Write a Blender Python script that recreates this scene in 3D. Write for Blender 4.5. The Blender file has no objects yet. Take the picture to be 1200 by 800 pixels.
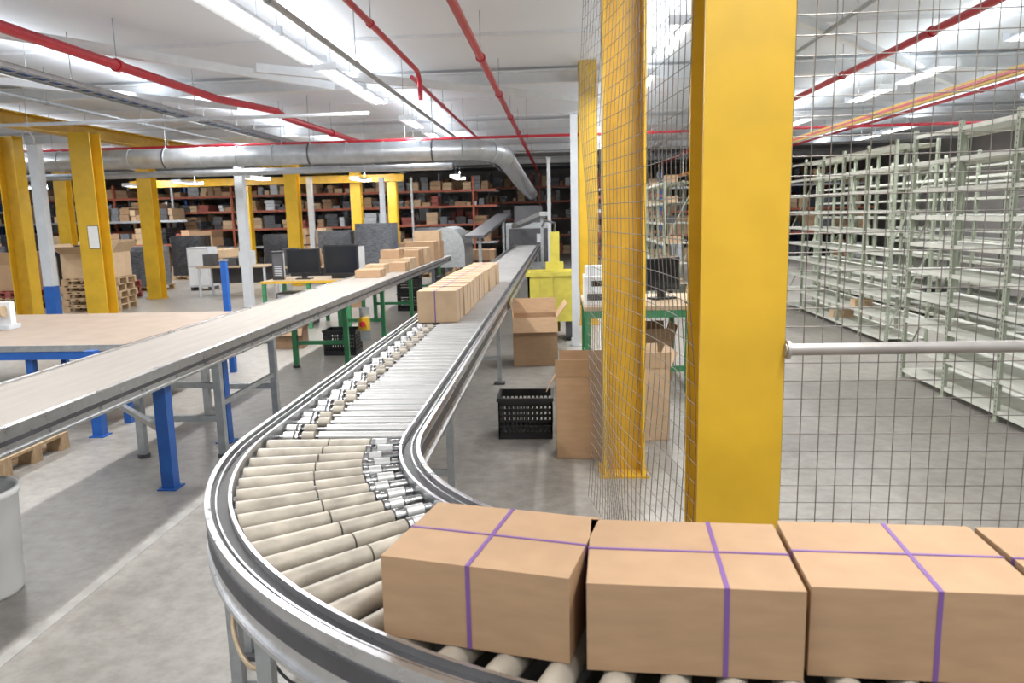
import bpy, math, random
from mathutils import Vector, Matrix
random.seed(7)
scene=bpy.context.scene
COL=scene.collection

# ------------------------------------------------------------ materials
MATS={}
def mat(name,col,rough=.5,metal=0.,var=.12,scale=6.,bump=0.,col2=None,stretch=None,emit=0.,detail=4,rvar=0.,spec=None):
    if name in MATS: return MATS[name]
    m=bpy.data.materials.new(name); m.use_nodes=True; nt=m.node_tree; N=nt.nodes; L=nt.links
    b=N['Principled BSDF']; b.inputs['Roughness'].default_value=rough; b.inputs['Metallic'].default_value=metal
    if spec is not None: b.inputs['Specular IOR Level'].default_value=spec
    tc=N.new('ShaderNodeTexCoord'); mp=N.new('ShaderNodeMapping'); L.new(tc.outputs['Object'],mp.inputs[0])
    if stretch: mp.inputs['Scale'].default_value=stretch
    n=N.new('ShaderNodeTexNoise'); n.inputs['Scale'].default_value=scale; n.inputs['Detail'].default_value=detail
    L.new(mp.outputs[0],n.inputs['Vector'])
    r=N.new('ShaderNodeValToRGB'); L.new(n.outputs['Fac'],r.inputs[0])
    c2=col2 if col2 else tuple(max(0,c*(1-var*2)) for c in col)
    r.color_ramp.elements[0].position=.32; r.color_ramp.elements[0].color=(*c2,1)
    r.color_ramp.elements[1].position=.68; r.color_ramp.elements[1].color=(*col,1)
    L.new(r.outputs[0],b.inputs['Base Color'])
    if rvar:
        mr=N.new('ShaderNodeMapRange'); mr.inputs[3].default_value=max(0,rough-rvar); mr.inputs[4].default_value=min(1,rough+rvar)
        L.new(n.outputs['Fac'],mr.inputs[0]); L.new(mr.outputs[0],b.inputs['Roughness'])
    if bump:
        bp=N.new('ShaderNodeBump'); bp.inputs['Strength'].default_value=bump; bp.inputs['Distance'].default_value=.01
        L.new(n.outputs['Fac'],bp.inputs['Height']); L.new(bp.outputs[0],b.inputs['Normal'])
    if emit:
        b.inputs['Emission Color'].default_value=(*col,1); b.inputs['Emission Strength'].default_value=emit
        m.cycles.emission_sampling='NONE'
    MATS[name]=m; return m

YEL=mat('yellow_paint',(.72,.44,.025),.4,var=.10,scale=3,bump=.03,rvar=.08)
YDK=mat('yellow_paint_edge',(.64,.37,.02),.45,var=.1,scale=5)
CARD=mat('cardboard',(.445,.285,.165),.75,var=.06,scale=9,stretch=(1,1,4),bump=.04)
CARD2=mat('cardboard_pale',(.55,.395,.25),.75,var=.06,scale=8,bump=.04)
CARD3=mat('cardboard_dark',(.32,.20,.115),.8,var=.1,scale=7,bump=.05)
SEAM=mat('cardboard_seam',(.20,.12,.06),.9)
TAPE=mat('packing_tape',(.55,.42,.27),.3)
PURP=mat('purple_strap',(.19,.09,.31),.45,var=.05)
STEEL=mat('brushed_steel',(.55,.56,.57),.28,1.,var=.12,scale=12,rvar=.08)
ALU=mat('aluminium_rail',(.64,.65,.67),.3,.92,var=.08,scale=10,rvar=.1)
GALV=mat('galvanised_steel',(.50,.53,.55),.42,.75,var=.12,scale=14,rvar=.1)
ROLL=mat('roller_sleeve',(.49,.44,.365),.42,var=.2,scale=10,bump=.05,rvar=.1)
ROLLS=mat('roller_tube',(.64,.64,.635),.34,.5,var=.08,scale=4)
PAN=mat('conveyor_pan',(.045,.045,.045),.6,.2,var=.1)
BLACK=mat('black_rubber',(.025,.025,.028),.5,var=.1)
BLKP=mat('black_plastic',(.02,.02,.022),.4,var=.1)
DARK=mat('dark_grey_metal',(.10,.10,.11),.5,.3)
BLUE=mat('blue_paint',(.02,.12,.46),.4,var=.1)
RED=mat('red_pipe_paint',(.56,.025,.045),.35,var=.1)
WHITE=mat('white_paint',(.82,.84,.86),.45,var=.04)
GREYW=mat('grey_white_paint',(.60,.63,.67),.45,var=.05)
GREEN=mat('green_paint',(.05,.26,.11),.45,var=.1)
SHELFG=mat('shelf_green_paint',(.40,.44,.35),.5,var=.08)
SHELFW=mat('shelf_cream_paint',(.66,.67,.61),.5,var=.08)
BELT=mat('conveyor_belt_tan',(.31,.28,.25),.6,var=.07,scale=5,stretch=(3,.3,1))
BOARD=mat('brown_board',(.31,.235,.18),.5,var=.08,scale=4)
WOOD=mat('pallet_wood',(.52,.36,.21),.8,var=.18,scale=8,stretch=(1,6,1),bump=.1)
WOODT=mat('table_wood',(.50,.37,.23),.5,var=.1,scale=5,stretch=(1,5,1))
WIRE=mat('wire_mesh_steel',(.24,.22,.20),.5,.4,var=.15,scale=20)
WRAP=mat('black_stretch_film',(.05,.052,.06),.22,var=.3,scale=9,stretch=(1,1,5),bump=.6)
WRAPG=mat('grey_stretch_film',(.18,.195,.22),.25,var=.25,scale=9,stretch=(1,1,5),bump=.6)
SCREEN=mat('screen_glass',(.012,.013,.016),.15,var=.1)
PBEIGE=mat('white_plastic',(.80,.81,.81),.4,var=.04)
PAPER=mat('paper',(.85,.85,.83),.7,var=.02)
LIME=mat('lime_yellow_plastic',(.66,.58,.10),.4,var=.1)
ORANGE=mat('rack_beam_red',(.42,.11,.06),.6,var=.1)
DUCT=mat('spiral_duct_steel',(.54,.57,.60),.35,.7,var=.1,scale=6,rvar=.08)
TUBE=mat('fluorescent_tube',(.93,.97,1.),.4,var=0,emit=5.)
HAND=mat('grey_handrail',(.44,.42,.40),.4,.5,var=.1,scale=9)
REDW=mat('red_pallet_wood',(.38,.10,.08),.7,var=.2,scale=8)
STREAK=mat('floor_light_streak',(.39,.38,.36),.5,var=.16,scale=7)  # pale tone of reflected light, put into the colour

def floor_mat():
    m=bpy.data.materials.new('concrete_floor'); m.use_nodes=True; nt=m.node_tree;N=nt.nodes;L=nt.links
    b=N['Principled BSDF']; tc=N.new('ShaderNodeTexCoord')
    n1=N.new('ShaderNodeTexNoise'); n1.inputs['Scale'].default_value=.8; n1.inputs['Detail'].default_value=8; n1.inputs['Roughness'].default_value=.65
    n2=N.new('ShaderNodeTexNoise'); n2.inputs['Scale'].default_value=9; n2.inputs['Detail'].default_value=8; n2.inputs['Roughness'].default_value=.7
    for n in (n1,n2): L.new(tc.outputs['Object'],n.inputs['Vector'])
    r=N.new('ShaderNodeValToRGB'); L.new(n1.outputs['Fac'],r.inputs[0])
    r.color_ramp.elements[0].position=.3; r.color_ramp.elements[0].color=(.25,.235,.215,1)
    r.color_ramp.elements[1].position=.7; r.color_ramp.elements[1].color=(.39,.37,.34,1)
    mx=N.new('ShaderNodeMixRGB'); mx.blend_type='MULTIPLY'; mx.inputs[0].default_value=.6
    L.new(r.outputs[0],mx.inputs[1])
    r2=N.new('ShaderNodeValToRGB'); L.new(n2.outputs['Fac'],r2.inputs[0])
    r2.color_ramp.elements[0].color=(.6,.58,.56,1); r2.color_ramp.elements[0].position=.38
    r2.color_ramp.elements[1].color=(1,1,1,1); r2.color_ramp.elements[1].position=.6
    L.new(r2.outputs[0],mx.inputs[2])
    L.new(mx.outputs[0],b.inputs['Base Color'])
    mr=N.new('ShaderNodeMapRange'); mr.inputs[3].default_value=.25; mr.inputs[4].default_value=.55
    L.new(n1.outputs['Fac'],mr.inputs[0]); L.new(mr.outputs[0],b.inputs['Roughness'])
    bp=N.new('ShaderNodeBump'); bp.inputs['Strength'].default_value=.08; bp.inputs['Distance'].default_value=.01
    L.new(n2.outputs['Fac'],bp.inputs['Height']); L.new(bp.outputs[0],b.inputs['Normal'])
    return m
FLOOR=floor_mat()
CEIL=mat('ceiling_white_panels',(.80,.84,.90),.6,var=.02,scale=.5)
WALL=mat('wall_paint_grey',(.45,.43,.41),.7,var=.1,scale=.6)

# ------------------------------------------------------------ mesh builder
class B:
    def __init__(s): s.v=[];s.f=[];s.m=[];s.sm=[];s.mats=[]
    def mi(s,m):
        if m not in s.mats: s.mats.append(m)
        return s.mats.index(m)
    def add(s,vs,fs,m,smooth=False):
        o=len(s.v); s.v+= [tuple(v) for v in vs]; k=s.mi(m)
        for f in fs: s.f.append([i+o for i in f]); s.m.append(k); s.sm.append(smooth)
    def box(s,x0,x1,y0,y1,z0,z1,m,M=None):
        vs=[Vector((x,y,z)) for z in (z0,z1) for y in (y0,y1) for x in (x0,x1)]
        if M: vs=[M@v for v in vs]
        s.add(vs,[(0,2,3,1),(4,5,7,6),(0,1,5,4),(2,6,7,3),(0,4,6,2),(1,3,7,5)],m)
    def cbox(s,c,sz,m,rz=0,M=None):
        T=Matrix.Translation(c)@Matrix.Rotation(rz,4,'Z')
        if M: T=M@T
        a,b_,c_=[q/2 for q in sz]; s.box(-a,a,-b_,b_,-c_,c_,m,T)
    def beam(s,p,q,w,h,m,up=(0,0,1)):
        p=Vector(p);q=Vector(q);d=(q-p);l=d.length;d.normalize();u=Vector(up)
        if abs(d.dot(u))>.98: u=Vector((0,1,0))
        x=d.cross(u).normalized(); u=x.cross(d)
        M=Matrix((( x.x,d.x,u.x,p.x),(x.y,d.y,u.y,p.y),(x.z,d.z,u.z,p.z),(0,0,0,1)))
        s.box(-w/2,w/2,0,l,-h/2,h/2,m,M)
    def cyl(s,p,q,r,m,r2=None,seg=12,caps=True,smooth=True):
        p=Vector(p);q=Vector(q);r2=r if r2 is None else r2
        d=(q-p).normalized(); u=Vector((0,0,1)) if abs(d.z)<.9 else Vector((1,0,0))
        x=d.cross(u).normalized(); y=x.cross(d)
        vs=[]
        for c,rr in ((p,r),(q,r2)):
            for i in range(seg):
                a=2*math.pi*i/seg; vs.append(c+x*math.cos(a)*rr+y*math.sin(a)*rr)
        s.add(vs,[(i,(i+1)%seg,seg+(i+1)%seg,seg+i) for i in range(seg)],m,smooth)
        if caps: s.add(vs,[tuple(range(seg-1,-1,-1)),tuple(range(seg,2*seg))],m)
    def tube(s,pts,r,m,seg=8,caps=True,smooth_path=False):
        pts=[Vector(p) for p in pts]
        if smooth_path:
            P=[pts[0]]+pts+[pts[-1]]; out=[]
            for i in range(1,len(P)-2):
                a,b_,c,d=P[i-1],P[i],P[i+1],P[i+2]
                for k in range(6):
                    t=k/6; out.append(.5*((2*b_)+(c-a)*t+(2*a-5*b_+4*c-d)*t*t+(3*b_-a-3*c+d)*t*t*t))
            out.append(pts[-1]); pts=out
        n=len(pts); rings=[]; px=None
        for i in range(n):
            d=(pts[min(i+1,n-1)]-pts[max(i-1,0)]).normalized()
            if px is None:
                u=Vector((0,0,1)) if abs(d.z)<.9 else Vector((1,0,0)); px=d.cross(u).normalized()
            else: px=(px-d*px.dot(d)).normalized()
            y=px.cross(d)
            rings.append([pts[i]+px*math.cos(2*math.pi*k/seg)*r+y*math.sin(2*math.pi*k/seg)*r for k in range(seg)])
        vs=[v for g in rings for v in g]; fs=[]
        for i in range(n-1):
            for k in range(seg): fs.append((i*seg+k,i*seg+(k+1)%seg,(i+1)*seg+(k+1)%seg,(i+1)*seg+k))
        s.add(vs,fs,m,True)
        if caps: s.add(vs,[tuple(range(seg-1,-1,-1)),tuple(range((n-1)*seg,n*seg))],m)
    def sweep(s,path,prof,m):
        n=len(prof);vs=[];fs=[]
        for (p,nn) in path:
            for (o,z) in prof: vs.append((p[0]+nn[0]*o,p[1]+nn[1]*o,z))
        for i in range(len(path)-1):
            for k in range(n): fs.append((i*n+k,i*n+(k+1)%n,(i+1)*n+(k+1)%n,(i+1)*n+k))
        fs.append(tuple(range(n-1,-1,-1))); fs.append(tuple(range((len(path)-1)*n,len(path)*n)))
        s.add(vs,fs,m)
    def done(s,name,bevel=0,loc=None,rz=0):
        xs=[v[0] for v in s.v]; ys=[v[1] for v in s.v]; zs=[v[2] for v in s.v]
        if loc is None:
            c=Vector(((min(xs)+max(xs))/2,(min(ys)+max(ys))/2,min(zs))); vs=[(v[0]-c.x,v[1]-c.y,v[2]-c.z) for v in s.v]
        else: c=Vector(loc); vs=s.v
        me=bpy.data.meshes.new(name); me.from_pydata(vs,[],s.f)
        for m in s.mats: me.materials.append(m)
        me.polygons.foreach_set('material_index',s.m); me.polygons.foreach_set('use_smooth',s.sm); me.update()
        o=bpy.data.objects.new(name,me); COL.objects.link(o); o.location=c; o.rotation_euler=(0,0,rz)
        if bevel:
            bv=o.modifiers.new('bevel','BEVEL'); bv.width=bevel; bv.segments=2; bv.limit_method='ANGLE'; bv.angle_limit=.8
        return o
def inst(o,loc,rz=0,name=None):
    c=bpy.data.objects.new(name or o.name.split('.')[0],o.data); COL.objects.link(c); c.location=loc; c.rotation_euler=(0,0,rz)
    return c

# ------------------------------------------------------------ shell
CZ=4.35
b=B(); b.box(-24,14,-6,44,-.2,0,FLOOR); b.done('floor',loc=(0,0,0))
b=B(); b.box(-24,14,-6,44,CZ,CZ+.15,CEIL); b.done('ceiling')
b=B(); b.box(-24.2,-24,-6,44,0,CZ,WALL); b.done('wall_left')
b=B(); b.box(14,14.2,-6,44,0,CZ,WALL); b.done('wall_right')
b=B(); b.box(-24,14,44,44.2,0,CZ,WALL); b.done('wall_back')
b=B(); b.box(-2.53,-2.465,-5,9,0,.0015,STREAK); b.done('floor_reflection_streak')  # thin strip painting a streak of light reflected on the concrete
b=B()
for i in range(14):
    y=2.2+i*2.9; b.box(-23.9,13.9,y,y+.04,CZ-.045,CZ-.001,WHITE)
b.done('trim_roof_purlins')
b=B()
for y in (6.5,13.6,20.5,27.5,34.5):
    b.box(-23.9,13.9,y-.09,y+.09,CZ-.26,CZ-.24,WHITE); b.box(-23.9,13.9,y-.012,y+.012,CZ-.24,CZ-.06,WHITE); b.box(-23.9,13.9,y-.09,y+.09,CZ-.07,CZ-.046,WHITE)
b.done('trim_roof_girders')
b=B()
b.beam((-6.6,7.6,4.0),(-3.6,12.6,4.0),.09,.12,WHITE); b.beam((-4.2,10.9,4.0),(.8,15.2,4.0),.10,.12,WHITE)
b.beam((-9.5,9,4.0),(-6.0,14.5,4.0),.09,.1,WHITE); b.beam((2.5,9,4.0),(7.0,14.5,4.0),.09,.1,WHITE)
b.done('roof_brace')

# ------------------------------------------------------------ roller conveyor
cx,cy,R=.70,3.5,2.2; W=.84; YE=26.0; XE=5.0
def path(Rr,x):
    p=[]
    for y in (YE,20,15,10,7,5): p.append(((x,y),(1,0)))
    for i in range(0,41):
        a=math.pi+math.pi/2*i/40; p.append(((cx+Rr*math.cos(a),cy+Rr*math.sin(a)),(-math.cos(a),-math.sin(a))))
    for xx in (1.5,3,XE): p.append(((xx,cy-Rr),(0,1)))
    return p
b=B()
po=path(R,cx-R); pi_=path(R-W,cx-R+W)
def rr(o0,o1,z0,z1): return [(o0,z0),(o1,z0),(o1,z1),(o0,z1)]
for (pp,s) in ((po,1),(pi_,-1)):
    def q(o0,o1,z0,z1,m): b.sweep(pp,rr(min(s*o0,s*o1),max(s*o0,s*o1),z0,z1),m)
    q(0,.014,.72,.895,ALU)
    q(.014,.030,.865,.876,BLACK); q(.030,.036,.865,.884,ALU); q(.036,.076,.855,.866,BLACK)
    q(.076,.088,.80,.888,ALU); q(.014,.076,.79,.80,DARK)
    q(-.005,0,.79,.845,DARK); q(-.010,0,.72,.735,ALU); q(-.006,0,.872,.895,ALU)
b.sweep(po,rr(.09,W-.09,.735,.742),PAN)
TZ=.868
xi0,xi1=cx-R+.088,cx-R+W-.088
y=3.58; k=0
while y<YE-.05:
    sg=14 if y<9 else 8
    r=.025
    b.cyl((xi0+.22,y,TZ-r),(xi1-.01,y,TZ-r),r,ROLLS,seg=sg)
    b.cyl((xi0,y,TZ-r),(xi1,y,TZ-r),.010,STEEL,seg=6,caps=False)
    if y<14:
        o=.0 if k%2 else .03
        b.cyl((xi0+.012+o,y,TZ-.026),(xi0+.062+o,y,TZ-.026),.026,ROLLS,seg=sg)
        b.cyl((xi0+.074+o,y,TZ-.03),(xi0+.086+o,y,TZ-.03),.031,STEEL,seg=sg)
        b.cyl((xi0+.105+o,y,TZ-.026),(xi0+.165+o,y,TZ-.026),.026,ROLL,seg=sg)
    else: b.cyl((xi0+.01,y,TZ-r),(xi0+.21,y,TZ-r),r,ROLLS,seg=sg)
    y+=.13; k+=1
def rad(r0,a,z): return (cx+r0*math.cos(a),cy+r0*math.sin(a),z)
Ro,Ri=R-.088,R-W+.088
na=24
for i in range(na):
    a=math.pi+math.radians(1.6+i*3.75)
    def rr_(q): return .040-.017*q
    def seg_(q0,q1,m,k=1.,sg=16):
        ra,rb=rr_(q0)*k,rr_(q1)*k
        b.cyl(rad(Ro-(Ro-Ri)*q0,a,TZ-rr_(q0)),rad(Ro-(Ro-Ri)*q1,a,TZ-rr_(q1)),ra,m,r2=rb,seg=sg)
    seg_(0,1,STEEL,.35,8)
    seg_(.02,.46,ROLL); seg_(.47,.76,ROLL); seg_(.77,.795,STEEL,1.02)
    if i%2==0: seg_(.80,.88,ROLLS); seg_(.89,.99,STEEL,.8)
    else: seg_(.80,.83,STEEL,.7); seg_(.84,.94,ROLLS); seg_(.95,.99,STEEL,.7)
x=cx+.06
while x<XE-.05:
    b.cyl((x,cy-Ro,TZ-.03),(x,cy-Ri,TZ-.03),.03,ROLL,seg=12); x+=.085
def leg(px,py,h=.72,s=.045,m=GALV):
    b.box(px-s/2,px+s/2,py-s/2,py+s/2,0.02,h,m); b.box(px-.06,px+.06,py-.06,py+.06,0,.02,DARK)
for (lx,ly) in ((-1.46,4.6),(-1.46,8.5),(-1.46,13),(-1.46,19),(-1.46,25)):
    leg(lx,ly); leg(-.70,ly); b.box(lx,-.70,ly-.015,ly+.015,.28,.32,GALV); b.box(lx,-.70,ly-.02,ly+.02,.69,.735,GALV)
for ang in (192,222,252):
    a=math.radians(ang); p=rad(R-.05,a,0); q_=rad(R-W+.05,a,0); leg(p[0],p[1]); leg(q_[0],q_[1])
    b.beam((p[0],p[1],.3),(q_[0],q_[1],.3),.03,.04,GALV); b.beam((p[0],p[1],.71),(q_[0],q_[1],.71),.04,.045,GALV)
p=rad(R-.05,math.radians(200),0); leg(p[0],p[1])
for lx in (1.6,3.4,4.9): leg(lx,cy-R+.05); leg(lx,cy-R+W-.05)
b.cyl((-1.12,2.75,.62),(-.80,2.75,.62),.075,DARK,seg=16); b.cbox((-.72,2.75,.62),(.16,.14,.16),GALV)
b.tube([(-1.2,2.65,.70),(-1.2,2.5,.45),(-1.05,2.35,.38),(-.95,2.5,.5),(-.95,2.7,.6)],.009,TAPE,smooth_path=True)
b.tube([(-1.15,2.75,.70),(-1.15,2.65,.3),(-.95,2.5,.22),(-.85,2.6,.45)],.006,BLACK,smooth_path=True)
b.done('roller_conveyor')

# ------------------------------------------------------------ cartons with straps
def carton(w,d,h,straps=True,cm=None,lx=0.,seam='x'):
    cm=cm or CARD; b=B(); a,c=w/2,d/2
    b.box(-a,a,-c,c,0,h,cm)
    e=.0012
    if seam=='x': b.box(-a,a,-.0015,.0015,h,h+e*.6,SEAM)
    else: b.box(-.0015,.0015,-c,c,h,h+e*.6,SEAM)
    if straps:
        s=.0055; t=.0018
        for (q0,q1,r0,r1,z0,z1) in ((lx-s,lx+s,-c-t,c+t,h,h+t),(lx-s,lx+s,-c-t,-c,0,h),(lx-s,lx+s,c,c+t,0,h),
                                    (-a-t,a+t,-s*.7,s*.7,h,h+t*1.4),(-a-t,-a,-s,s,0,h),(a,a+t,-s,s,0,h)):
            b.box(q0,q1,r0,r1,z0,z1,PURP)
    return b
def put(b,name,loc,rz=0,bevel=.004): return b.done(name,bevel=bevel,loc=loc,rz=rz)
Z0=TZ+.001
for (x,y,a,l) in ((-.175,1.865,-14,-.01),(.30,1.775,-4,.07),(.79,1.765,-4,.03),(1.285,1.735,-2,0),(1.79,1.74,-1,0)):
    put(carton(.475,.365,.212,lx=l),'strapped_carton',(x,y,Z0),math.radians(a))
yy=7.62
for i in range(9):
    put(carton(.39,.42,.31,lx=-.02,cm=CARD2,seam='y'),'strapped_carton',(-1.20+random.uniform(-.015,.02)+.008*i,yy,Z0),math.radians(random.uniform(-2,2))); yy+=.50

# ------------------------------------------------------------ columns
def hcol(x,y,w,d,h,name='steel_column',t=.018,front='y',base=True):
    b=B()
    if front=='y':
        b.box(-w/2,w/2,-d/2,-d/2+t,0,h,YEL); b.box(-w/2,w/2,d/2-t,d/2,0,h,YEL); b.box(-t/2,t/2,-d/2+t,d/2-t,0,h,YDK)
    else:
        b.box(-w/2,-w/2+t,-d/2,d/2,0,h,YEL); b.box(w/2-t,w/2,-d/2,d/2,0,h,YEL); b.box(-w/2+t,w/2-t,-t/2,t/2,0,h,YDK)
    if base:
        b.box(-w/2-.03,w/2+.03,-d/2-.03,d/2+.03,0,.015,YDK)
        for sx in (-1,1):
            for sy in (-1,1): b.cyl((sx*(w/2+.015),sy*(d/2+.015),.015),(sx*(w/2+.015),sy*(d/2+.015),.03),.01,GALV,seg=6)
    return b.done(name,loc=(x,y,0))
hcol(.62,2.76,.285,.28,CZ)
hcol(.45,5.5,.29,.29,CZ,front='x')
hcol(.50,13.2,.3,.3,CZ); hcol(.50,20.5,.3,.3,CZ)
hcol(-9.02,14.5,.42,.36,3.62); hcol(-10.6,14.6,.36,.3,3.62,front='x'); hcol(-10.27,18.9,.36,.3,3.62)
hcol(-7.65,22,.36,.3,3.62); hcol(-7.1,27,.36,.3,3.62); hcol(-10.9,26.5,.36,.3,3.1); hcol(-14.5,22,.36,.3,3.62); hcol(-5.7,26.5,.3,.3,3.1)
b=B()
for z in (3.63,3.87): b.box(-9.75,-9.45,9,34,z,z+.02,YEL)
b.box(-9.61,-9.59,9,34,3.65,3.87,YDK)
b.done('yellow_support_girder')
b=B()
for z in (3.12,3.34): b.box(-15,-5.3,26.4,26.6,z,z+.02,YEL)
b.box(-15,-5.3,26.49,26.51,3.14,3.34,YDK)
b.done('yellow_support_girder')
b=B(); b.box(-.1,.1,-.003,.003,0,.42,PAPER); b.box(-.11,.11,0,.006,-.01,.43,BLKP); b.done('notice_sheet',loc=(-8.93,14.31,1.45))
b=B(); b.box(-.1,.1,-.08,.08,.0,3.4,GREYW); b.box(-.105,.105,-.085,.085,0,.75,BLUE); b.done('service_post',loc=(-9.82,14.2,0))
def wpost(x,y,h,r=.07):
    b=B(); b.box(-r,r,-r,r,.01,h,GREYW); b.box(-r-.05,r+.05,-r-.05,r+.05,0,.01,GALV); b.box(-r-.01,r+.01,-r-.01,r+.01,h,h+.03,GALV); b.done('service_post',loc=(x,y,0))
wpost(-6.92,16.6,3.3,.09); wpost(.22,11,3.25,.05); wpost(-7.3,22.5,3.1); wpost(-5.5,24,3.1); wpost(-.2,16,3.0,.035)

# ------------------------------------------------------------ wire mesh fence
def meshpanel(p,q,z0,z1,sp,r,wav=0.):
    b=B(); p=Vector(p);q=Vector(q);d=q-p;l=d.length;d/=l;n=Vector((-d.y,d.x))
    k=int(l/sp)
    def off(s,z): return wav*(math.sin(s*3.1+z*1.7)+.6*math.sin(z*4.3+s*1.3))
    for i in range(k+1):
        s=i*sp; pts=[]
        nz=24 if wav else 1
        for j in range(nz+1):
            z=z0+(z1-z0)*j/nz; o=off(s,z); pts.append((p.x+d.x*s+n.x*o,p.y+d.y*s+n.y*o,z))
        b.tube(pts,r,WIRE,seg=4,caps=False)
    z=z0
    while z<=z1:
        ns=12 if wav else 1; pts=[]
        for j in range(ns+1):
            s=l*j/ns; o=off(s,z); pts.append((p.x+d.x*s+n.x*o,p.y+d.y*s+n.y*o,z))
        b.tube(pts,r,WIRE,seg=4,caps=False); z+=sp
    return b
b=meshpanel((.78,2.68),(5.0,2.68),.02,3.6,.064,.0019,.004)
for x in (2.9,4.95): b.cyl((x,2.72,0),(x,2.72,3.65),.024,HAND)
b.done('wire_mesh_fence')
b=meshpanel((.17,4.92),(.465,2.70),.02,3.6,.074,.0017,.02); b.done('wire_mesh_fence')
b=B(); b.cyl((.76,2.61,1.425),(5.0,2.61,1.435),.021,HAND,seg=16)
b.cyl((.765,2.61,1.425),(.775,2.61,1.425),.032,HAND,seg=16)
for x in (2.9,4.9): b.cyl((x,2.61,1.43),(x,2.695,1.43),.01,HAND)
b.done('handrail')

# ------------------------------------------------------------ left belt conveyor
b=B(); x0,x1=-3.50,-2.70; ys,ye=1.2,19.0
b.box(x0+.03,x1-.03,ys,ye,.915,.928,BELT); b.box(x0+.03,x1-.03,ys,ye,.82,.828,DARK)
for (xa,xb) in ((x0,x0+.03),(x1-.03,x1)):
    b.box(xa,xb,ys,ye,.80,.94,ALU)
b.box(x1,x1+.012,ys,ye,.80,.815,ALU); b.box(x1,x1+.012,ys,ye,.925,.94,ALU); b.box(x1,x1+.004,ys,ye,.85,.874,DARK)
b.cyl((x0+.03,ys,.868),(x1-.03,ys,.868),.05,STEEL,seg=16); b.cyl((x0+.03,ye,.868),(x1-.03,ye,.868),.05,STEEL,seg=16)
yq=ys+.3
while yq<ye:
    b.cyl((x1+.004,yq,.84),(x1+.012,yq,.84),.008,STEEL,seg=8); yq+=.45
for ly,m in ((2.6,GALV),(5.87,GALV),(7.06,GALV),(9.6,GREEN),(11.7,GREEN),(14,GREEN),(17.5,GREEN)):
    for lx in (x0+.06,x1-.06):
        b.box(lx-.03,lx+.03,ly-.03,ly+.03,.03,.80,m); b.cyl((lx,ly,0),(lx,ly,.03),.05,DARK)
    b.box(x0+.06,x1-.06,ly-.02,ly+.02,.30,.35,m); b.box(x0+.06,x1-.06,ly-.02,ly+.02,.74,.80,m)
b.box(x1-.08,x1-.05,5.87,7.06,.42,.46,GALV)
b.done('belt_conveyor')
b=B()
for (lx,ly) in ((-2.84,5.15),(-2.93,6.30),(-4.2,6.5)):
    b.box(lx-.045,lx+.045,ly-.045,ly+.045,.01,.79,BLUE); b.box(lx-.07,lx+.07,ly-.07,ly+.07,0,.01,BLUE)
b.beam((-4.2,6.5,.50),(-2.93,6.30,.50),.04,.05,GALV); b.beam((-4.2,6.5,.42),(-2.84,5.15,.42),.04,.04,GALV)
b.done('blue_support_frame')
b=B(); tx0,tx1,ty0,ty1=-8.4,-4.12,6.9,9.4
b.box(tx0,tx1,ty0,ty1,.75,.775,BOARD)
b.box(tx0,tx1,ty0-.02,ty0+.02,.64,.75,BLUE); b.box(tx0,tx1,ty1-.02,ty1+.02,.64,.75,BLUE); b.box(tx1-.04,tx1,ty0,ty1,.64,.75,BLUE); b.box(tx0,tx0+.04,ty0,ty1,.64,.75,BLUE)
b.box(tx0,tx1,ty0-.03,ty0-.02,.72,.78,GALV)
for lx in (tx0+.06,-6.4,-5.1,tx1-.06):
    for ly in (ty0+.05,ty1-.05): b.box(lx-.035,lx+.035,ly-.035,ly+.035,0,.64,BLUE)
b.box(tx0,tx1,ty0+.03,ty0+.06,.2,.25,BLUE)
b.done('blue_sorting_table')
def bpost(x,y,z1):
    b=B(); b.box(-.04,.04,-.04,.04,.01,z1,BLUE); b.box(-.08,.08,-.08,.08,0,.01,BLUE); b.box(-.05,.05,-.05,.05,z1,z1+.02,GALV); b.done('blue_post',loc=(x,y,0))
bpost(-4.75,10.6,1.35)
b=B(); b.box(-.12,.12,-.1,.1,0,.05,GREYW); b.box(-.1,.1,-.02,.06,.05,.3,PBEIGE); b.cyl((-.06,-.06,.2),(.06,-.06,.2),.06,TAPE,seg=20); b.done('tape_dispenser',loc=(-6.2,8.1,.776))

b=B(); b.box(-.07,.07,-.05,.03,0,.17,YEL); b.cyl((0,-.05,.09),(0,-.075,.09),.025,DARK); b.cyl((0,-.075,.09),(0,-.10,.09),.04,RED,seg=16); b.box(-.07,.07,.03,.04,-.15,.3,GALV); b.done('emergency_stop_box',loc=(-2.62,10.0,.42))

# ------------------------------------------------------------ small props
def pallet_b(w=1.2,d=1.0,h=.144,n=1,cols=None):
    b=B()
    for k in range(n):
        z=k*(h+.004); m=(cols[k] if cols else WOOD); dx=random.uniform(-.03,.03)
        for i in range(7):
            xx=-w/2+i*(w-.1)/6; b.box(xx+dx,xx+.1+dx,-d/2,d/2,z+h-.022,z+h,m)
        for yy_ in (-d/2,-.05,d/2-.1):
            b.box(-w/2+dx,w/2+dx,yy_,yy_+.1,z+h-.044,z+h-.022,m); b.box(-w/2+dx,w/2+dx,yy_,yy_+.1,z,z+.022,m)
            for xx in (-w/2,-.07,w/2-.14): b.box(xx+dx,xx+.14+dx,yy_,yy_+.1,z+.022,z+h-.044,m)
    return b
pallet_b(1.2,1.0,.144,5).done('pallet_stack',loc=(-10.35,16.6,0),rz=.15)
pallet_b(1.2,.8,.144,1).done('wooden_pallet',loc=(-4.85,5.75,0))
pallet_b(1.2,1.0,.144,3,[REDW,WOOD,REDW]).done('pallet_stack',loc=(-12.6,17.2,0))
pallet_b(1.2,1.0,.144,3,[REDW,REDW,REDW]).done('pallet_stack',loc=(-11.6,19.0,0),rz=.05)

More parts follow.
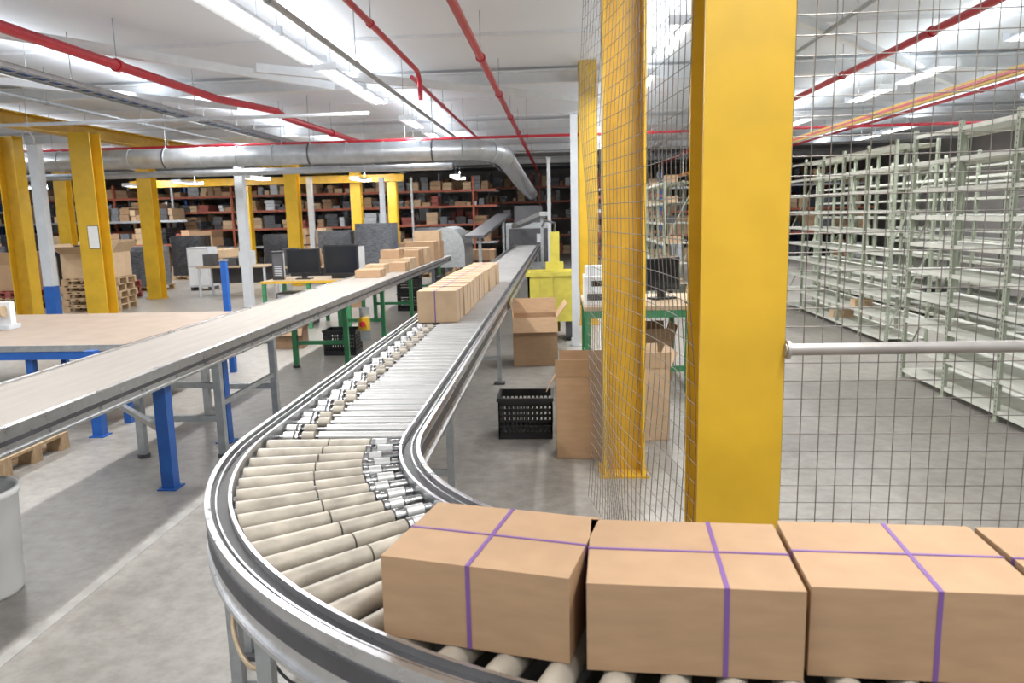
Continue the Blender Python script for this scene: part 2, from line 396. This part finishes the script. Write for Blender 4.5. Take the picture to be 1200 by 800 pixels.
def open_box(w,d,h,m=CARD,fl=.22,ang=(35,25,50,20)):
    b=B(); t=.006; a,c=w/2,d/2
    b.box(-a,a,-c,-c+t,0,h,m); b.box(-a,a,c-t,c,0,h,m); b.box(-a,-a+t,-c,c,0,h,m); b.box(a-t,a,-c,c,0,h,m); b.box(-a,a,-c,c,0,t,m)
    for k,(nx,ny) in enumerate(((0,-1),(1,0),(0,1),(-1,0))):
        al=math.radians(ang[k]); L_=(a if ny else c)
        ox,oy=nx*a,ny*c; up=math.cos(al)*fl; ou=math.sin(al)*fl
        p=[Vector((ox-ny*L_*1,oy+nx*L_,h)),Vector((ox+ny*L_,oy-nx*L_,h))]
        q=[v+Vector((nx*ou,ny*ou,up)) for v in p]
        th=Vector((nx*t,ny*t,0))
        vs=[p[0],p[1],q[1],q[0],p[0]+th,p[1]+th,q[1]+th,q[0]+th]
        b.add(vs,[(0,1,2,3),(7,6,5,4),(0,4,5,1),(1,5,6,2),(2,6,7,3),(3,7,4,0)],m)
    return b
open_box(1.1,.9,.55,CARD2,.3,(60,40,30,50)).done('open_cardboard_box',loc=(-10.35,16.6,.74),rz=.1)
open_box(1.0,.8,.6,CARD,.3,(20,30,30,50)).done('open_cardboard_box',loc=(-12.6,17.2,.444),rz=.1)
open_box(.56,.5,.62,CARD,.20,(150,35,20,5)).done('open_cardboard_box',loc=(-.33,9.75,0),rz=.05)
open_box(.36,.36,.66,CARD,.14,(12,15,8,150)).done('open_cardboard_box',loc=(.15,5.95,0),rz=-.08)
open_box(.36,.40,.62,CARD2,.14,(12,25,20,30)).done('open_cardboard_box',loc=(.70,6.45,0),rz=.12)
open_box(.42,.36,.30,CARD3,.12,(140,15,20,150)).done('open_cardboard_box',loc=(-4.06,11.2,0),rz=.1)
open_box(.5,.4,.45,CARD,.18,(30,15,20,50)).done('open_cardboard_box',loc=(1.0,8.8,0),rz=.1)
def closed(w,d,h,loc,rz=0,m=CARD):
    b=B(); b.box(-w/2,w/2,-d/2,d/2,0,h,m); b.box(-w/2,w/2,-.025,.025,h,h+.0012,TAPE); b.box(-w/2,w/2,-.0012,.0012,h+.0012,h+.0016,SEAM)
    b.box(-w/2-.001,-w/2,-.025,.025,h-.07,h,TAPE); b.box(w/2,w/2+.001,-.025,.025,h-.07,h,TAPE); b.done('cardboard_carton',bevel=.004,loc=loc,rz=rz)
zb=.929
for (x,y,w,d,h,z,m) in ((-3.15,12.6,.42,.42,.13,0,CARD),(-3.2,13.3,.34,.4,.17,0,CARD2),(-2.92,13.9,.28,.42,.16,0,CARD),(-3.1,14.6,.6,.5,.2,0,CARD2),(-3.2,14.6,.36,.42,.16,.203,CARD),
                        (-3.1,15.4,.62,.5,.32,0,CARD),(-3.1,16.2,.65,.5,.33,0,CARD2),(-3.1,17.2,.65,.5,.42,0,CARD),(-3.1,18.1,.65,.5,.4,0,CARD),(-3.1,18.1,.6,.45,.24,.403,CARD2)):
    closed(w,d,h,(x,y,zb+z),random.uniform(-.06,.06),m)
for (x,y,w,d,h,z,m) in ((-2.15,13.6,.4,.4,.3,0,CARD3),(-2.15,13.6,.35,.35,.25,.303,CARD),(-4.6,16.4,.5,.5,.4,0,CARD),(-4.6,16.4,.45,.45,.4,.403,CARD3)):
    closed(w,d,h,(x,y,z),random.uniform(-.06,.06),m)

def crate(M=BLKP):
    b=B(); w,d,h=.46,.36,.36; t=.012
    b.box(-w/2,w/2,-d/2,d/2,0,t,M)
    for z in (t,h*.82):
        zz=z+ (.05 if z==t else h*.18)
        b.box(-w/2,w/2,-d/2,-d/2+t,z,zz,M); b.box(-w/2,w/2,d/2-t,d/2,z,zz,M); b.box(-w/2,-w/2+t,-d/2,d/2,z,zz,M); b.box(w/2-t,w/2,-d/2,d/2,z,zz,M)
    n=12
    for i in range(n+1):
        xx=-w/2+i*(w-t)/n; b.box(xx,xx+t*1.2,-d/2,-d/2+t,.05,h*.85,M); b.box(xx,xx+t*1.2,d/2-t,d/2,.05,h*.85,M)
    for i in range(10):
        y_=-d/2+i*(d-t)/9; b.box(-w/2,-w/2+t,y_,y_+t*1.2,.05,h*.85,M); b.box(w/2-t,w/2,y_,y_+t*1.2,.05,h*.85,M)
    for z in (.10,.15,.2,.25):
        b.box(-w/2,w/2,-d/2+.002,-d/2+t,z,z+.018,M); b.box(-w/2,w/2,d/2-t,d/2-.002,z,z+.018,M); b.box(-w/2+.002,-w/2+t,-d/2,d/2,z,z+.018,M); b.box(w/2-t,w/2-.002,-d/2,d/2,z,z+.018,M)
    b.box(-w/2-.012,w/2+.012,-d/2-.012,-d/2,h-.03,h,M); b.box(-w/2-.012,w/2+.012,d/2,d/2+.012,h-.03,h,M); b.box(-w/2-.012,-w/2,-d/2,d/2,h-.03,h,M); b.box(w/2,w/2+.012,-d/2,d/2,h-.03,h,M)
    return b
cr=crate().done('plastic_crate',loc=(-.31,6.5,0))
for (x,y,z) in ((-3.1,15.6,0),(-3.1,15.6,.362),(-3.1,10.6,0),(-2.2,15.2,0),(-2.2,15.2,.362)): inst(cr,(x,y,z),name='plastic_crate')

b=B(); seg=32; prof=[(.0,.0),(.18,0),(.185,.02),(.21,.53),(.222,.535),(.222,.565),(.208,.57),(.201,.55),(.178,.03),(0,.03)]
vs=[];fs=[]
for (r,z) in prof:
    for k in range(seg): vs.append((r*math.cos(2*math.pi*k/seg),r*math.sin(2*math.pi*k/seg),z))
for i in range(len(prof)-1):
    for k in range(seg): fs.append((i*seg+k,i*seg+(k+1)%seg,(i+1)*seg+(k+1)%seg,(i+1)*seg+k))
b.add(vs,fs,PBEIGE,True); b.done('white_bin',loc=(-3.05,3.58,0))

# green bench + kit
b=B(); gx0,gx1,gy0,gy1=.25,1.95,8.0,9.3
b.box(gx0,gx1,gy0,gy1,.88,.92,WOODT); b.box(gx0,gx1,gy0+.01,gy0+.05,.80,.88,GREEN); b.box(gx0,gx1,gy1-.05,gy1-.01,.80,.88,GREEN)
for lx in (gx0+.04,1.34,gx1-.04):
    for ly in (gy0+.04,gy1-.04): b.box(lx-.03,lx+.03,ly-.03,ly+.03,0,.80,GREEN)
b.box(gx0,gx1,gy0+.02,gy0+.05,.22,.28,GREEN); b.box(gx0+.03,gx0+.06,gy0,gy1,.22,.28,GREEN); b.box(gx1-.06,gx1-.03,gy0,gy1,.22,.28,GREEN)
b.done('green_workbench')
b=B(); b.box(-.2,.2,-.25,.25,0,.3,PBEIGE); b.box(-.17,.17,-.252,-.25,.05,.12,DARK); b.box(-.18,.18,-.05,.22,.3,.40,PBEIGE); b.box(-.15,.15,-.3,-.25,.13,.15,PBEIGE); b.box(-.12,.12,-.251,-.25,.2,.26,SCREEN); b.done('office_printer',bevel=.012,loc=(.46,8.45,.921))
def monitor(loc,w=.5,h=.34,rz=0,m=BLKP):
    b=B(); b.box(-w/2,w/2,-.02,.03,.10,.10+h,m); b.box(-w/2+.02,w/2-.02,-.022,-.02,.12,.08+h,SCREEN); b.box(-.05,.05,.0,.03,.02,.2,m); b.box(-.14,.14,-.09,.09,0,.02,m); b.done('computer_monitor',bevel=.006,loc=loc,rz=rz)
monitor((1.15,8.7,.921),.45,.36,.5)
b=B(); b.cyl((0,0,0),(0,0,.02),.09,BLKP,seg=20); b.cyl((0,0,.02),(0,0,.12),.012,STEEL); b.cyl((0,-.03,.15),(0,.03,.15),.07,TAPE,seg=24); b.cyl((0,-.032,.15),(0,.032,.15),.035,BLUE,seg=20); b.done('tape_dispenser',loc=(1.42,8.25,.921))
b=B(); b.box(-.12,.12,-.15,.15,0,.11,PBEIGE); b.box(-.1,.1,-.152,-.15,.03,.08,DARK); b.done('label_printer',bevel=.01,loc=(1.75,8.4,.921))

b=B(); b.box(-.36,.36,-.3,.3,.30,.36,LIME); b.box(-.36,.36,-.3,-.27,.36,1.02,LIME); b.box(-.36,.36,.27,.3,.36,1.02,LIME); b.box(-.36,-.33,-.3,.3,.36,1.02,LIME); b.box(.33,.36,-.3,.3,.36,1.02,LIME)
b.box(-.39,.39,-.33,-.3,.98,1.04,LIME); b.box(-.39,.39,.3,.33,.98,1.04,LIME)
for x in (-.2,0,.2): b.box(x-.015,x+.015,-.315,-.3,.4,.98,LIME)
b.box(-.03,.12,.36,.46,.05,1.62,LIME); b.box(-.1,.18,.34,.48,.9,1.15,LIME); b.box(-.3,-.2,-.25,.35,.05,.3,DARK); b.box(.2,.3,-.25,.35,.05,.3,DARK)
for x in (-.25,.25):
    for y in (-.22,.32): b.cyl((x-.03,y,.06),(x+.03,y,.06),.06,BLACK,seg=14)
b.tube([(.05,.41,1.6),(.05,.36,1.75),(-.1,.34,1.8),(-.15,.34,1.7)],.018,DARK)
b.done('lime_stacker_truck',loc=(-.12,11.7,0))

b=B(); b.box(-5.25,-3.62,13.1,14.2,.80,.84,YEL); b.box(-5.22,-3.65,13.13,14.17,.84,.845,WOODT)
for lx in (-5.2,-4.4,-3.7):
    for ly in (13.15,14.15): b.box(lx-.03,lx+.03,ly-.03,ly+.03,0,.80,GREEN)
b.box(-5.2,-3.7,13.13,13.17,.3,.35,GREEN); b.done('packing_table')
b=B(); b.box(-.1,.1,-.22,.22,0,.5,BLKP); b.box(-.085,.085,-.222,-.22,.05,.46,DARK)
for i in range(6): b.box(-.06,.06,-.225,-.222,.08+i*.03,.09+i*.03,GREYW)
b.box(.098,.102,-.2,.2,.03,.47,GREYW); b.done('computer_tower',bevel=.006,loc=(-5.08,13.6,.846),rz=.3)
monitor((-4.58,13.5,.846),.60,.44,.0)
b=B(); b.box(-.32,.32,-.05,.0,.06,.6,BLKP); b.box(-.29,.29,-.052,-.05,.10,.57,SCREEN); b.box(-.28,.28,0,.35,.08,.56,DARK); b.box(-.2,.2,-.02,.25,0,.06,BLKP); b.box(.325,.33,-.04,.3,.08,.56,GREYW); b.done('crt_monitor',bevel=.015,loc=(-3.88,13.5,.846),rz=-.06)
b=B(); b.box(-.3,.3,-.25,.25,.0,.6,DARK); b.box(-.28,.28,-.26,-.25,.32,.58,GREYW); b.box(-.28,.28,-.26,-.25,.03,.3,GREYW); b.box(-.05,.05,-.27,-.26,.45,.47,DARK); b.done('drawer_unit',loc=(-4.8,13.7,0))
b=B(); b.box(-.3,.3,-.3,.3,.1,1.2,GREYW); b.box(-.28,.28,-.305,-.3,.7,1.15,WHITE); b.box(-.28,.28,-.305,-.3,.15,.65,WHITE); b.box(.2,.23,-.32,-.305,.8,1.0,DARK); b.box(-.28,-.22,-.28,.28,0,.1,DARK); b.box(.22,.28,-.28,.28,0,.1,DARK); b.done('white_cabinet',loc=(-10.1,21.2,0))

def desk(x,y,w,kit):
    b=B(); b.box(-w/2,w/2,-.4,.4,.74,.78,WOODT)
    for sx in (-1,1):
        for sy in (-.36,.36): b.box(sx*(w/2-.05)-.025,sx*(w/2-.05)+.025,sy-.025,sy+.025,0,.74,GREYW)
    b.box(-w/2+.05,w/2-.05,.34,.36,.3,.7,DARK)
    xx=-w/2+.1
    while xx<w/2-.4:
        q=random.uniform(.2,.4); b.box(xx,xx+q,-.2,.2,.78,.78+random.uniform(.1,.45),random.choice(kit)); xx+=q+random.uniform(.05,.3)
    b.done('packing_table',loc=(x,y,0))
desk(-8.3,19.3,1.8,[DARK,GREYW,CARD,DARK]); desk(-6.1,18.6,1.5,[DARK,CARD,GREYW])

def wrapped(loc,w,d,h,m,rz=0):
    b=pallet_b(w,d)
    nz=8
    vs=[];fs=[];K=24
    for j in range(nz+1):
        z=.15+h*j/nz
        for k in range(K):
            a=2*math.pi*k/K; ca,sa=math.cos(a),math.sin(a); q=max(abs(ca),abs(sa))
            s=1/q*(.97 if j in(0,nz) else 1)+random.uniform(-.03,.02)
            s=min(s,1.28)
            vs.append((ca*s*w/2*.96,sa*s*d/2*.96,z))
    for j in range(nz):
        for k in range(K): fs.append((j*K+k,j*K+(k+1)%K,(j+1)*K+(k+1)%K,(j+1)*K+k))
    fs.append(tuple(range(nz*K,(nz+1)*K))); b.add(vs,fs,m)
    b.done('wrapped_pallet_load',loc=loc,rz=rz)
for (x,y,h,m) in ((-11.9,21.4,1.1,WRAPG),(-13.2,20.6,1.2,WRAP),(-16.2,20.5,1.2,WRAPG),(-5.3,22.2,1.6,WRAPG),(-6.6,22.8,1.4,WRAPG),(-16.0,22.3,1.5,WRAP),(-4.0,24.5,1.4,WRAPG),(-9,24.6,1.3,WRAP),(-12.4,25.3,1.3,WRAP),(-14.8,18.4,1.5,WRAP),(-17.5,18,1.3,WRAPG)):
    wrapped((x,y,0),1.15,1.0,h,m,random.uniform(-.1,.1))
def stock(x,y,w,d,n,name='stacked_carton_load'):
    b=pallet_b(w,d); z=.146
    for k in range(n):
        hh=random.uniform(.22,.35); xx=-w/2+.02
        while xx<w/2-.15:
            q=min(random.uniform(.25,.5),w/2-xx-.01)
            b.box(xx,xx+q-.01,-d/2+random.uniform(.02,.08),d/2-.04,z,z+hh-.004-random.choice([0,0,.05]),random.choice([CARD,CARD3,CARD,CARD2])); xx+=q
        z+=hh
    b.done(name,loc=(x,y,0),rz=random.uniform(-.05,.05))
for (x,y,n) in ((-13.8,23.2,4),(-18,23,3),(-8.9,27.6,5),(-3.6,26.6,4),(-16.4,25.8,4),(-5.6,25.2,3),(-18.6,20,4),(-12.8,27,5),(2.6,26.5,4),(-2.6,24.6,2),(-10.6,23.5,3),(-19.5,26,4)): stock(x,y,1.15,1.0,n)

b=B(); K=14; vs=[];fs=[]
for i in range(K+1):
    a=math.pi*i/K
    for yq in (21.0,23.0): vs.append((-3.1-.5*math.cos(a),yq,1.0+.6*math.sin(a)))
for i in range(K): fs.append((2*i,2*i+1,2*i+3,2*i+2))
fs.append(tuple(range(0,2*K+2,2))); fs.append(tuple(range(2*K+1,0,-2))); b.add(vs,fs,GALV)
b.box(-3.6,-2.6,21,23,.5,1.0,GALV); b.box(-3.55,-3.45,21.05,22.95,0,.5,DARK); b.box(-2.75,-2.65,21.05,22.95,0,.5,DARK)
b.done('conveyor_hood_machine')
b=B()
b.beam((-2.2,20,1.35),(-1.9,26.8,1.9),.5,.08,DARK); b.beam((-.4,22,1.9),(-1.5,26.8,1.5),.3,.12,GALV)
for (x,y,z) in ((-2.15,20.8,1.37),(-1.9,26.4,1.83),(-.5,22.4,1.83)): b.box(x-.04,x+.04,y-.04,y+.04,0,z,GALV)
b.done('inclined_conveyor')
b=B(); b.box(-.8,.8,-.6,.6,0,1.6,GALV); b.box(-.7,.7,-.62,-.6,.2,1.4,DARK); b.box(-.5,.5,-.4,.4,1.6,2.2,DARK); b.box(.3,.5,-.63,-.62,.9,1.2,GREYW); b.done('packaging_machine',loc=(-1.1,28.2,0))

# ------------------------------------------------------------ racks
def shelving(x0,x1,y0,y1,h,bay,nsh,name='metal_shelving_rack',stock=.012):
    b=B(); nb=max(1,round((y1-y0)/bay)); bl=(y1-y0)/nb
    for i in range(nb+1):
        y=y0+i*bl
        for x in (x0,x1):
            s=1 if x==x0 else -1
            b.box(min(x,x+s*.045),max(x,x+s*.045),y-.003,y+.003,0,h,SHELFG); b.box(min(x,x+s*.005),max(x,x+s*.005),y-.025,y+.025,0,h,SHELFG)
            b.box(x-.03,x+.03,y-.03,y+.03,0,.006,SHELFG)
            z=.08
            if y<11:
                while z<h: b.box(x-.0012 if s>0 else x,x if s>0 else x+.0012,y-.006,y+.006,z,z+.02,DARK); z+=.05
        if i in (0,nb):
            for k in range(2):
                z=.2+k*(h-.4)/2; b.beam((x0+.01,y,z),(x1-.01,y,z+(h-.4)/2),.004,.02,SHELFG)
    for j in range(nsh):
        z=.10+j*(h-.16)/(nsh-1)
        for i in range(nb):
            y=y0+i*bl
            b.box(x0+.006,x1-.006,y+.006,y+bl-.006,z,z+.004,SHELFW)
            b.box(x0+.006,x0+.012,y+.006,y+bl-.006,z-.035,z,SHELFW); b.box(x1-.012,x1-.006,y+.006,y+bl-.006,z-.035,z,SHELFW)
            if random.random()<stock:
                w=random.uniform(.15,.35); q=random.uniform(.1,bl-.5); b.box(x0+.05,x0+.05+random.uniform(.2,.4),y+q,y+q+w,z+.004,z+.004+random.uniform(.05,.16),random.choice([CARD,DARK,CARD2,BLKP]))
    return b.done(name)
shelving(3.8,4.35,4.9,8.65,2.68,.94,10)
shelving(4.42,4.98,10.6,15.3,2.75,.94,10)
shelving(5.75,6.3,4.9,9.6,2.68,.94,9)
shelving(6.2,6.75,11,19,2.68,1.,9)
shelving(8.3,8.85,6,20,2.7,1.,9)
shelving(4.42,4.98,17.5,24,2.7,1.,9,stock=.3)
shelving(2.0,2.55,15,22,2.5,1.,7,stock=.8)
b=B(); b.box(3.74,3.80,4.0,29,2.93,3.0,YEL); b.box(3.73,3.74,4.0,29,2.95,2.975,RED)
for y in (6,12,18,24,28.8): b.box(3.76,3.78,y-.01,y+.01,3.0,CZ-.27,WHITE)
b.done('overhead_yellow_rail')

def prack(x0,x1,y,d,levels,h,name='stocked_pallet_rack',dens=.85):
    b=B(); x=x0
    while x<=x1+.01:
        for yy in (y,y+d): b.box(x-.04,x+.04,yy-.04,yy+.04,0,h,random.choice([BLUE,DARK,ORANGE,GALV]))
        x+=2.4
    for z in levels:
        for yy in (y,y+d): b.box(x0,x1,yy-.02,yy+.02,z-.08,z,random.choice([ORANGE,ORANGE,GALV]))
        b.box(x0,x1,y,y+d,z-.02,z,CARD3)
    lv=[0]+list(levels)
    for k,z in enumerate(lv):
        top=(lv[k+1]-.12 if k+1<len(lv) else h+.1)-z
        x=x0+.06
        while x<x1-.5:
            w=random.uniform(.14,.5)
            if random.random()<dens:
                hh=0; n=random.choice([1,2,2,3]); m=random.choice([CARD,CARD3,CARD2,CARD,WRAP,DARK,CARD2,REDW,WRAPG,GREYW])
                for q in range(n):
                    h1=random.uniform(.22,.33)*top
                    b.box(x+random.uniform(0,.03),x+w,y+random.uniform(0,.15),y+d-.1,z+hh,z+hh+h1-.01,m); hh+=h1
            x+=w+random.uniform(.02,.1)
    return b.done(name)
prack(-22.5,-2.4,30,1.1,(.9,1.6,2.3,2.9),3.4)
prack(-22.5,-14,28.4,1.1,(1.1,2.0),2.7)
prack(-22.5,13,37,1.1,(.9,1.7,2.5,3.2),3.9)
prack(1.5,12,30,1.1,(1.0,1.9,2.8),3.4)
prack(.9,3.2,24,.9,(.7,1.3,1.9,2.4),2.8)

# ------------------------------------------------------------ ceiling services
def elbow(p0,c,p1,n=8):
    p0,c,p1=Vector(p0),Vector(c),Vector(p1); return [((1-t)**2)*p0+2*t*(1-t)*c+t*t*p1 for t in [i/n for i in range(n+1)]]
def pipe(pts,r,m,name,hang=True):
    b=B(); b.tube(pts,r,m,seg=12)
    for i in range(len(pts)-1):
        p,q=Vector(pts[i]),Vector(pts[i+1]); L_=(q-p).length
        k=int(L_/3)
        for j in range(1,k+1):
            c=p+(q-p)*(j/(k+1)); d=(q-p).normalized()
            b.cyl(c-d*.03,c+d*.03,r*1.35,m,seg=12)
            if hang and abs(d.z)<.5: b.cyl((c.x,c.y,c.z),(c.x,c.y,CZ-.001),.006,GALV,seg=6)
    return b.done(name)
pipe([(-.93,1,3.8),(-.93,36,3.8)],.045,RED,'sprinkler_pipe')
pipe([(-1.84,1,3.8),(-1.84,10.2,3.8)]+[tuple(v) for v in elbow((-1.84,10.3,3.8),(-1.84,10.6,3.8),(-1.84,10.6,3.6))]+[(-1.84,10.6,3.45)],.032,RED,'sprinkler_pipe')
pipe([(-2.0,10.9,3.8),(-2.0,34,3.8)],.03,RED,'sprinkler_pipe')
pipe([(-5.33,1,3.8),(-5.33,12.2,3.8),(-4.95,13.7,3.8)]+[(-4.9,14.0,3.72),(-4.75,22,3.72)],.06,RED,'sprinkler_pipe')
pipe([(4.17,1,3.8),(4.2,34,3.8)],.045,RED,'sprinkler_pipe')
pipe([(-14,17.0,3.56),(10,17.0,3.56)],.03,RED,'sprinkler_pipe')
pipe([(7.6,1,3.9),(7.6,34,3.9)],.035,RED,'sprinkler_pipe')
pipe([(-2.35,1,3.68),(-2.35,34,3.68)],.03,GALV,'conduit_pipe')
pipe([(3.2,1,3.95),(3.2,34,3.95)],.025,GALV,'conduit_pipe')
pipe([(-8.0,1,3.8),(-8.0,34,3.8)],.03,GALV,'conduit_pipe')
pipe([(-23,12.5,3.55),(-3,12.5,3.55)],.03,GREYW,'conduit_pipe')
b=B()
for xx in (-6.45,-6.15): b.box(xx-.01,xx+.01,2,32,3.66,3.72,GALV)
y=2
while y<32: b.box(-6.45,-6.15,y,y+.03,3.66,3.67,GALV); y+=.3
for k in range(4): b.tube([(-6.4+k*.06,2,3.69),(-6.38+k*.05,12,3.69),(-6.4+k*.06,32,3.69)],.012,[BLACK,BLUE,GREYW,BLACK][k],seg=6)
for y in (5,10,15,20,25,30): b.cyl((-6.3,y,3.67),(-6.3,y,CZ-.001),.006,GALV,seg=6)
b.done('cable_tray')
def duct():
    b=B(); r=.20; z=3.2; y=15.6
    pts=[(-16,y,z),(-1.9,y,z)]; b.tube(pts,r,DUCT,seg=24)
    e=elbow((-1.9,y,z),(-1.25,y,z),(-1.15,y+.9,z-.08),10); b.tube(e,r,DUCT,seg=24)
    b.tube([e[-1],(-1.0,22,2.75),(-.95,27.5,2.6)],r,DUCT,seg=24)
    x=-15.5
    while x<-2: b.cyl((x-.02,y,z),(x+.02,y,z),r+.014,DUCT,seg=24); x+=.75
    for k in (0,5,10): b.cyl(e[k],e[k]+((e[min(k+1,10)]-e[max(k-1,0)]).normalized()*.04),r+.016,DUCT,seg=24)
    for x in (-14,-11,-8,-5,-2.5): b.cyl((x,y,z+r),(x,y,CZ-.001),.008,GALV,seg=6); b.cyl((x-.015,y,z),(x+.015,y,z),r+.02,DARK,seg=24)
    b.done('ventilation_duct')
duct()
b=B(); b.tube([(-16,16.2,2.92),(-2.2,16.2,2.92)],.07,DUCT,seg=12)
for x in (-14,-10,-5.8,-3): b.cyl((x,16.2,2.92),(x,16.2,CZ-.001),.006,GALV,seg=6)
b.done('compressed_air_pipe')
x,y,h=-9.82,14.2,3.42
b=B(); b.tube([(x,y,h),(x,y,h+.12),(x-.1,y-.1,h+.32),(x-.3,y-.2,h+.4),(x-.55,y-.35,h+.5),(x-.6,y-.4,CZ-.05)],.014,PBEIGE,smooth_path=True); b.done('cable_drop')

# ------------------------------------------------------------ fluorescent fixtures
def fixture(zh):
    b=B(); l=.78
    b.box(-.06,.06,-l,l,.04,.10,WHITE)
    b.add([(-.06,-l,.06),(-.15,-l,0),(-.15,l,0),(-.06,l,.06)],[(0,1,2,3)],WHITE); b.add([(.06,-l,.06),(.15,-l,0),(.15,l,0),(.06,l,.06)],[(3,2,1,0)],WHITE)
    b.box(-.155,.155,-l-.01,-l,0,.10,WHITE); b.box(-.155,.155,l,l+.01,0,.10,WHITE)
    for x in (-.065,.065): b.cyl((x,-l+.02,.012),(x,l-.02,.012),.016,TUBE,seg=10)
    for y in (-.5,.5): b.cyl((0,y,.10),(0,y,CZ-zh-.001),.005,GALV,seg=6)
    return b
def area(loc,sx,sy,e,rot=(0,0,0),col=(1,.985,.96),name='ceiling_lamp_and_fill_light'):
    l=bpy.data.lights.new(name,'AREA'); l.shape='RECTANGLE'; l.size=sx; l.size_y=sy; l.energy=e; l.color=col
    o=bpy.data.objects.new(name,l); COL.objects.link(o); o.location=loc; o.rotation_euler=rot
    return o
fx=None
rows={-3.1:[3.6,7.7,9.3,11.3,12.95,16.8,19.5,23.5],-7.1:[5.5,9.8,15.0,17.6,23],5.65:[5,9.5,12.7,14.8,19,24],9.0:[8,15,21.5,23.5],1.35:[3.8,9.5,12.6,17,23],-12:[8,14,21],-17:[12,19,26]}
for X,ysl in rows.items():
    for y in ysl:
        if fx is None: fx=fixture(3.86).done('fluorescent_light_fixture',loc=(X,y,3.86))
        else: inst(fx,(X,y,3.86),name='fluorescent_light_fixture')
        area((X,y,3.853),.10,1.5,90)
f2=None
for (X,y) in ((-8.9,22.5),(-11.7,24),(-14,25.3),(-6.4,25),(-3.3,25.5),(-17,24),(1.9,25.5)):
    if f2 is None: f2=fixture(3.1).done('fluorescent_light_fixture',loc=(X,y,3.1))
    else: inst(f2,(X,y,3.1),name='fluorescent_light_fixture')
    area((X,y+.0,3.095),.10,1.5,85,(math.radians(28),0,0))
for X in (-17,-12,-7.1,-3.1,1.35,5.65,9.0):
    area((X,15,4.0),.2,28,165,(math.pi,0,0),(.90,.95,1))  # added fill: upward strips that brighten the ceiling, not actual lamps
for (x,y) in ((1.35,-1.5),(-3.1,-1.5),(1.35,1.2),(-3.1,.6),(5.6,0)): area((x,y,3.9),.3,1.5,78)

w=bpy.data.worlds.new('world'); scene.world=w; w.use_nodes=True
bg=w.node_tree.nodes['Background']; bg.inputs[0].default_value=(.9,.95,1,1); bg.inputs[1].default_value=.6
cd=bpy.data.cameras.new('camera'); co=bpy.data.objects.new('camera',cd); COL.objects.link(co)
co.location=(0,0,1.9); co.rotation_euler=[math.radians(a) for a in (80.579,1.361,3.466)]
cd.sensor_width=36; cd.lens=26.88; cd.clip_start=.05; cd.clip_end=200
cd.dof.use_dof=True; cd.dof.focus_distance=4.5; cd.dof.aperture_fstop=4.0
scene.camera=co
scene.view_settings.view_transform='Standard'
